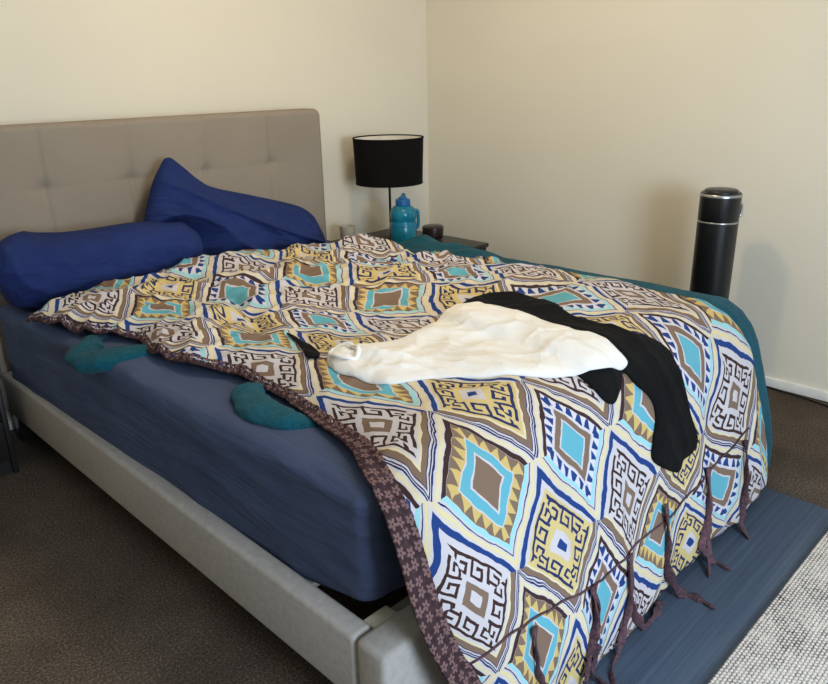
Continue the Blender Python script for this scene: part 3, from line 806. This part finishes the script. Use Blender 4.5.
for k, tp in enumerate(TIES):
    A = smoothpath(tp, 8); A[:, 2] = np.maximum(A[:, 2], .008)
    rr = [.0125+.004*math.sin(i*.9+k) for i in range(len(A))]; rr[-1] = .005
    if k in (0, 2, 3, 7): rr = [x*.7 for x in rr]
    P(sweep('tie', A, rr, M_tie, duvet, 10, .35, .12))

# ------------------------------------------------------------------ floor coverings
o = box('floor_mat', -.62, .860, -3.6, -2.0, .0005, .0065, M_mat, None, .002, 2)
tag(o, 'blue-grey ribbed floor mat on the carpet at the foot of the bed', 'mat')
o = box('rug', -.9, 1.62, -3.9, -2.535, .007, .019, M_rug, None, .004, 2)
tag(o, 'white nubby woven rug overlapping the blue-grey mat', 'rug')

# ------------------------------------------------------------------ bedside furniture
def nightstand(x0, x1, y0, y1, H, label):
    t = empty('nightstand', ((x0+x1)/2, (y0+y1)/2, 0), 0, label, 'nightstand', 'black nightstands either side of the bed')
    P(box('top', x0, x1, y0, y1, H-.022, H, M_blackwood, t, .003, 2))
    for a in (x0+.006, x1-.024): P(box('side_panel', a, a+.018, y0+.012, y1-.004, .0, H-.023, M_blackwood, t, .002, 2))
    P(box('back_panel', x0+.025, x1-.025, y1-.014, y1-.005, .06, H-.024, M_blackwood, t))
    P(box('plinth', x0+.025, x1-.025, y0+.03, y0+.048, .0, .058, M_blackwood, t))
    hh = (H-.024-.06)/2
    for k in range(2):
        d = box('drawer', x0+.026, x1-.026, y0+.008, y0+.30, .062+k*hh, .062+(k+1)*hh-.004, M_blackwood, t, .003, 2); P(d)
        kb = lathe('knob', [(.006, 0), (.006, .012), (.014, .018), (.014, .026), (.008, .03)], M_blackm, None, 24)
        kb.parent = d; kb.rotation_euler = (PI/2, 0, 0); kb.location = ((x0+x1)/2, y0+.0085, .062+(k+.5)*hh)
        kb.location = Vector(kb.location)-Vector(t.location)*0
    return t
NS = nightstand(.900, 1.43, -.592, .10, .53, 'black nightstand in the corner carrying the lamp and the blue jug')
nightstand(-1.35, -.878, -.25, .15, .40, 'black nightstand at the left edge of the photo beside the bed rail')

lamp = empty('table_lamp', (1.162, -.128, .53), 0, 'black table lamp with a drum shade and thin stem on the nightstand', 'lamp')
lathe('base', [(.075, 0), (.078, .004), (.078, .012), (.07, .017), (.012, .021)], M_blackm, lamp, 48)
lathe('pole', [(.0065, .02), (.0065, .36)], M_blackm, lamp, 16)
sh = lathe('lamp_shade', [(.176, .305), (.184, .535)], M_shade, lamp, 96, capb=False, capt=False)
li = lathe('shade_lining', [(.1735, .307), (.1815, .533)], M_shade_in, sh, 96, capb=False, capt=False)
for z, r in ((.305, .1765), (.535, .1845)):
    lathe('rim', [(r-.004, z-.003), (r+.0015, z-.003), (r+.0015, z+.003), (r-.004, z+.003), (r-.004, z-.003)], M_shade, sh, 96, capb=False, capt=False)
bu = lathe('bulb', [(.012, .36), (.014, .385), (.026, .41), (.031, .432), (.027, .452), (.012, .464)], M_shade_in, lamp, 32)
for k in range(3):
    a = 2*PI*k/3+.3
    sweep('shade_spoke', [(.006*math.cos(a), .006*math.sin(a), .362), (.176*math.cos(a), .176*math.sin(a), .362)], .0025, M_blackm, lamp, 8)

def bottle_mat():
    t = NT('translucent_turquoise_plastic')
    n = t.noise(20, 2, .5)
    t.set(Base_Color=t.ramp(n.outputs[0], [(.3, srgb(20, 120, 146)), (.7, srgb(36, 140, 166))], 'LINEAR'), Roughness=.22, Transmission_Weight=.25)
    t.b.inputs['IOR'].default_value = 1.4
    return t.m
M_bottle = bottle_mat()
jug = empty('water_jug', (1.118, -.272, .53), 0, 'large turquoise plastic water jug standing in front of the lamp stem', 'jug')
jb = lathe('body', [(.058, 0), (.066, .006), (.068, .02), (.068, .115), (.064, .122), (.064, .132), (.068, .139), (.068, .165), (.063, .185), (.052, .198), (.036, .206), (.034, .214)], M_bottle, jug, 64, angle=30)
cap = lathe('cap', [(.037, .206), (.039, .209), (.039, .232), (.034, .238), (.022, .240), (.020, .248), (.014, .250)], M_bluecap, jug, 48, angle=30)
sweep('spout', smoothpath([(-.022, -.016, .240), (-.006, -.004, .250), (.014, .010, .256), (.028, .020, .252)], 6), .010, M_bluecap, cap, 12)
sweep('handle', smoothpath([(.046, -.034, .178), (.060, -.044, .175), (.063, -.047, .155), (.063, -.047, .11), (.059, -.044, .09), (.046, -.034, .086)], 6), .009, M_bottle, jug, 12)
lb = lathe('graduation_band', [(.0684, .1), (.0684, .104)], M_bluecap, jb, 64, capb=False, capt=False)

pot = lathe('trinket_pot', [(.046, 0), (.054, .004), (.058, .02), (.058, .05), (.0575, .053), (.059, .054), (.059, .058), (.050, .064), (.020, .067)], M_pot, None, 48, capt=True)
pot.location = (1.352, -.262, .53); tag(pot, 'small round dark brown pot near the right end of the nightstand', 'pot')
cup = lathe('tumbler', [(.036, 0), (.038, .003), (.043, .095), (.040, .095), (.035, .008)], M_cup, None, 48, capt=True)
cup.location = (.948, -.022, .53); tag(cup, 'small beige tumbler on the nightstand just right of the headboard', 'cup')

# ------------------------------------------------------------------ tower heater and its cord
tw = empty('tower_heater', (1.475, -1.765, 0), 0, 'tall black cylindrical tower heater with silver rings by the right wall', 'heater')
lathe('base', [(.125, 0), (.128, .006), (.126, .018), (.10, .026), (.06, .03)], M_black, tw, 64)
bd = lathe('body', [(.074, .028), (.079, .04), (.080, .76), (.080, .775)], M_black, tw, 64)
lathe('lower_ring', [(.0800, .775), (.0812, .777), (.0812, .780), (.0800, .782)], M_silver, tw, 64)
hd = lathe('head', [(.0785, .782), (.0800, .785), (.0800, .880)], M_black, tw, 64)
lathe('upper_ring', [(.0800, .880), (.0822, .882), (.0822, .889), (.0800, .892)], M_silver, tw, 64)
lathe('control_cap', [(.079, .891), (.077, .896), (.066, .897), (.065, .904), (.060, .908), (.02, .910)], M_black, tw, 64)
hr = sweep('carry_handle', smoothpath([(.064, -.052, .846), (.075, -.060, .838), (.075, -.060, .80), (.064, -.052, .79)], 5), .006, M_silver, tw, 10)
sweep('light_strip', [(.066, -.048, .08), (.066, -.048, .72)], .004, M_silver, tw, 10)
cb = sweep('power_cord', smoothpath([(1.62, -1.74, .008), (1.70, -1.80, .007), (1.738, -1.90, .007), (1.738, -2.02, .007), (1.725, -2.14, .007), (1.690, -2.27, .007), (1.60, -2.45, .007), (1.45, -2.50, .007)], 10), .0045, M_black, None, 10)
tag(cb, 'black power cord curving over the carpet beside the white baseboard', 'cord')


# ------------------------------------------------------------------ light
def area(name, loc, target, size, power, color, sy=None):
    l = bpy.data.lights.new(name, 'AREA'); l.energy = power; l.color = color; l.size = size
    if sy: l.shape = 'RECTANGLE'; l.size_y = sy
    o = bpy.data.objects.new(name, l); COL.objects.link(o); o.location = loc
    o.rotation_euler = (Vector(target)-Vector(loc)).to_track_quat('-Z', 'Y').to_euler()
    return o
area('window_daylight', (-1.0, -4.85, 1.35), (.2, -1.5, .5), .95, 106, (.68, .83, 1.0), 1.15)
l = bpy.data.lights.new('ceiling_lamp', 'POINT'); l.energy = 32; l.color = (1.0, .82, .55); l.shadow_soft_size = .07
o = bpy.data.objects.new('ceiling_lamp', l); COL.objects.link(o); o.location = (.22, -1.32, 2.33)
w = bpy.data.worlds.new('world'); scn.world = w; w.use_nodes = True
w.node_tree.nodes['Background'].inputs[0].default_value = (.75, .86, 1.0, 1); w.node_tree.nodes['Background'].inputs[1].default_value = .35
scn.view_settings.view_transform = 'Standard'; scn.view_settings.look = 'None'
scn.view_settings.exposure = -.06
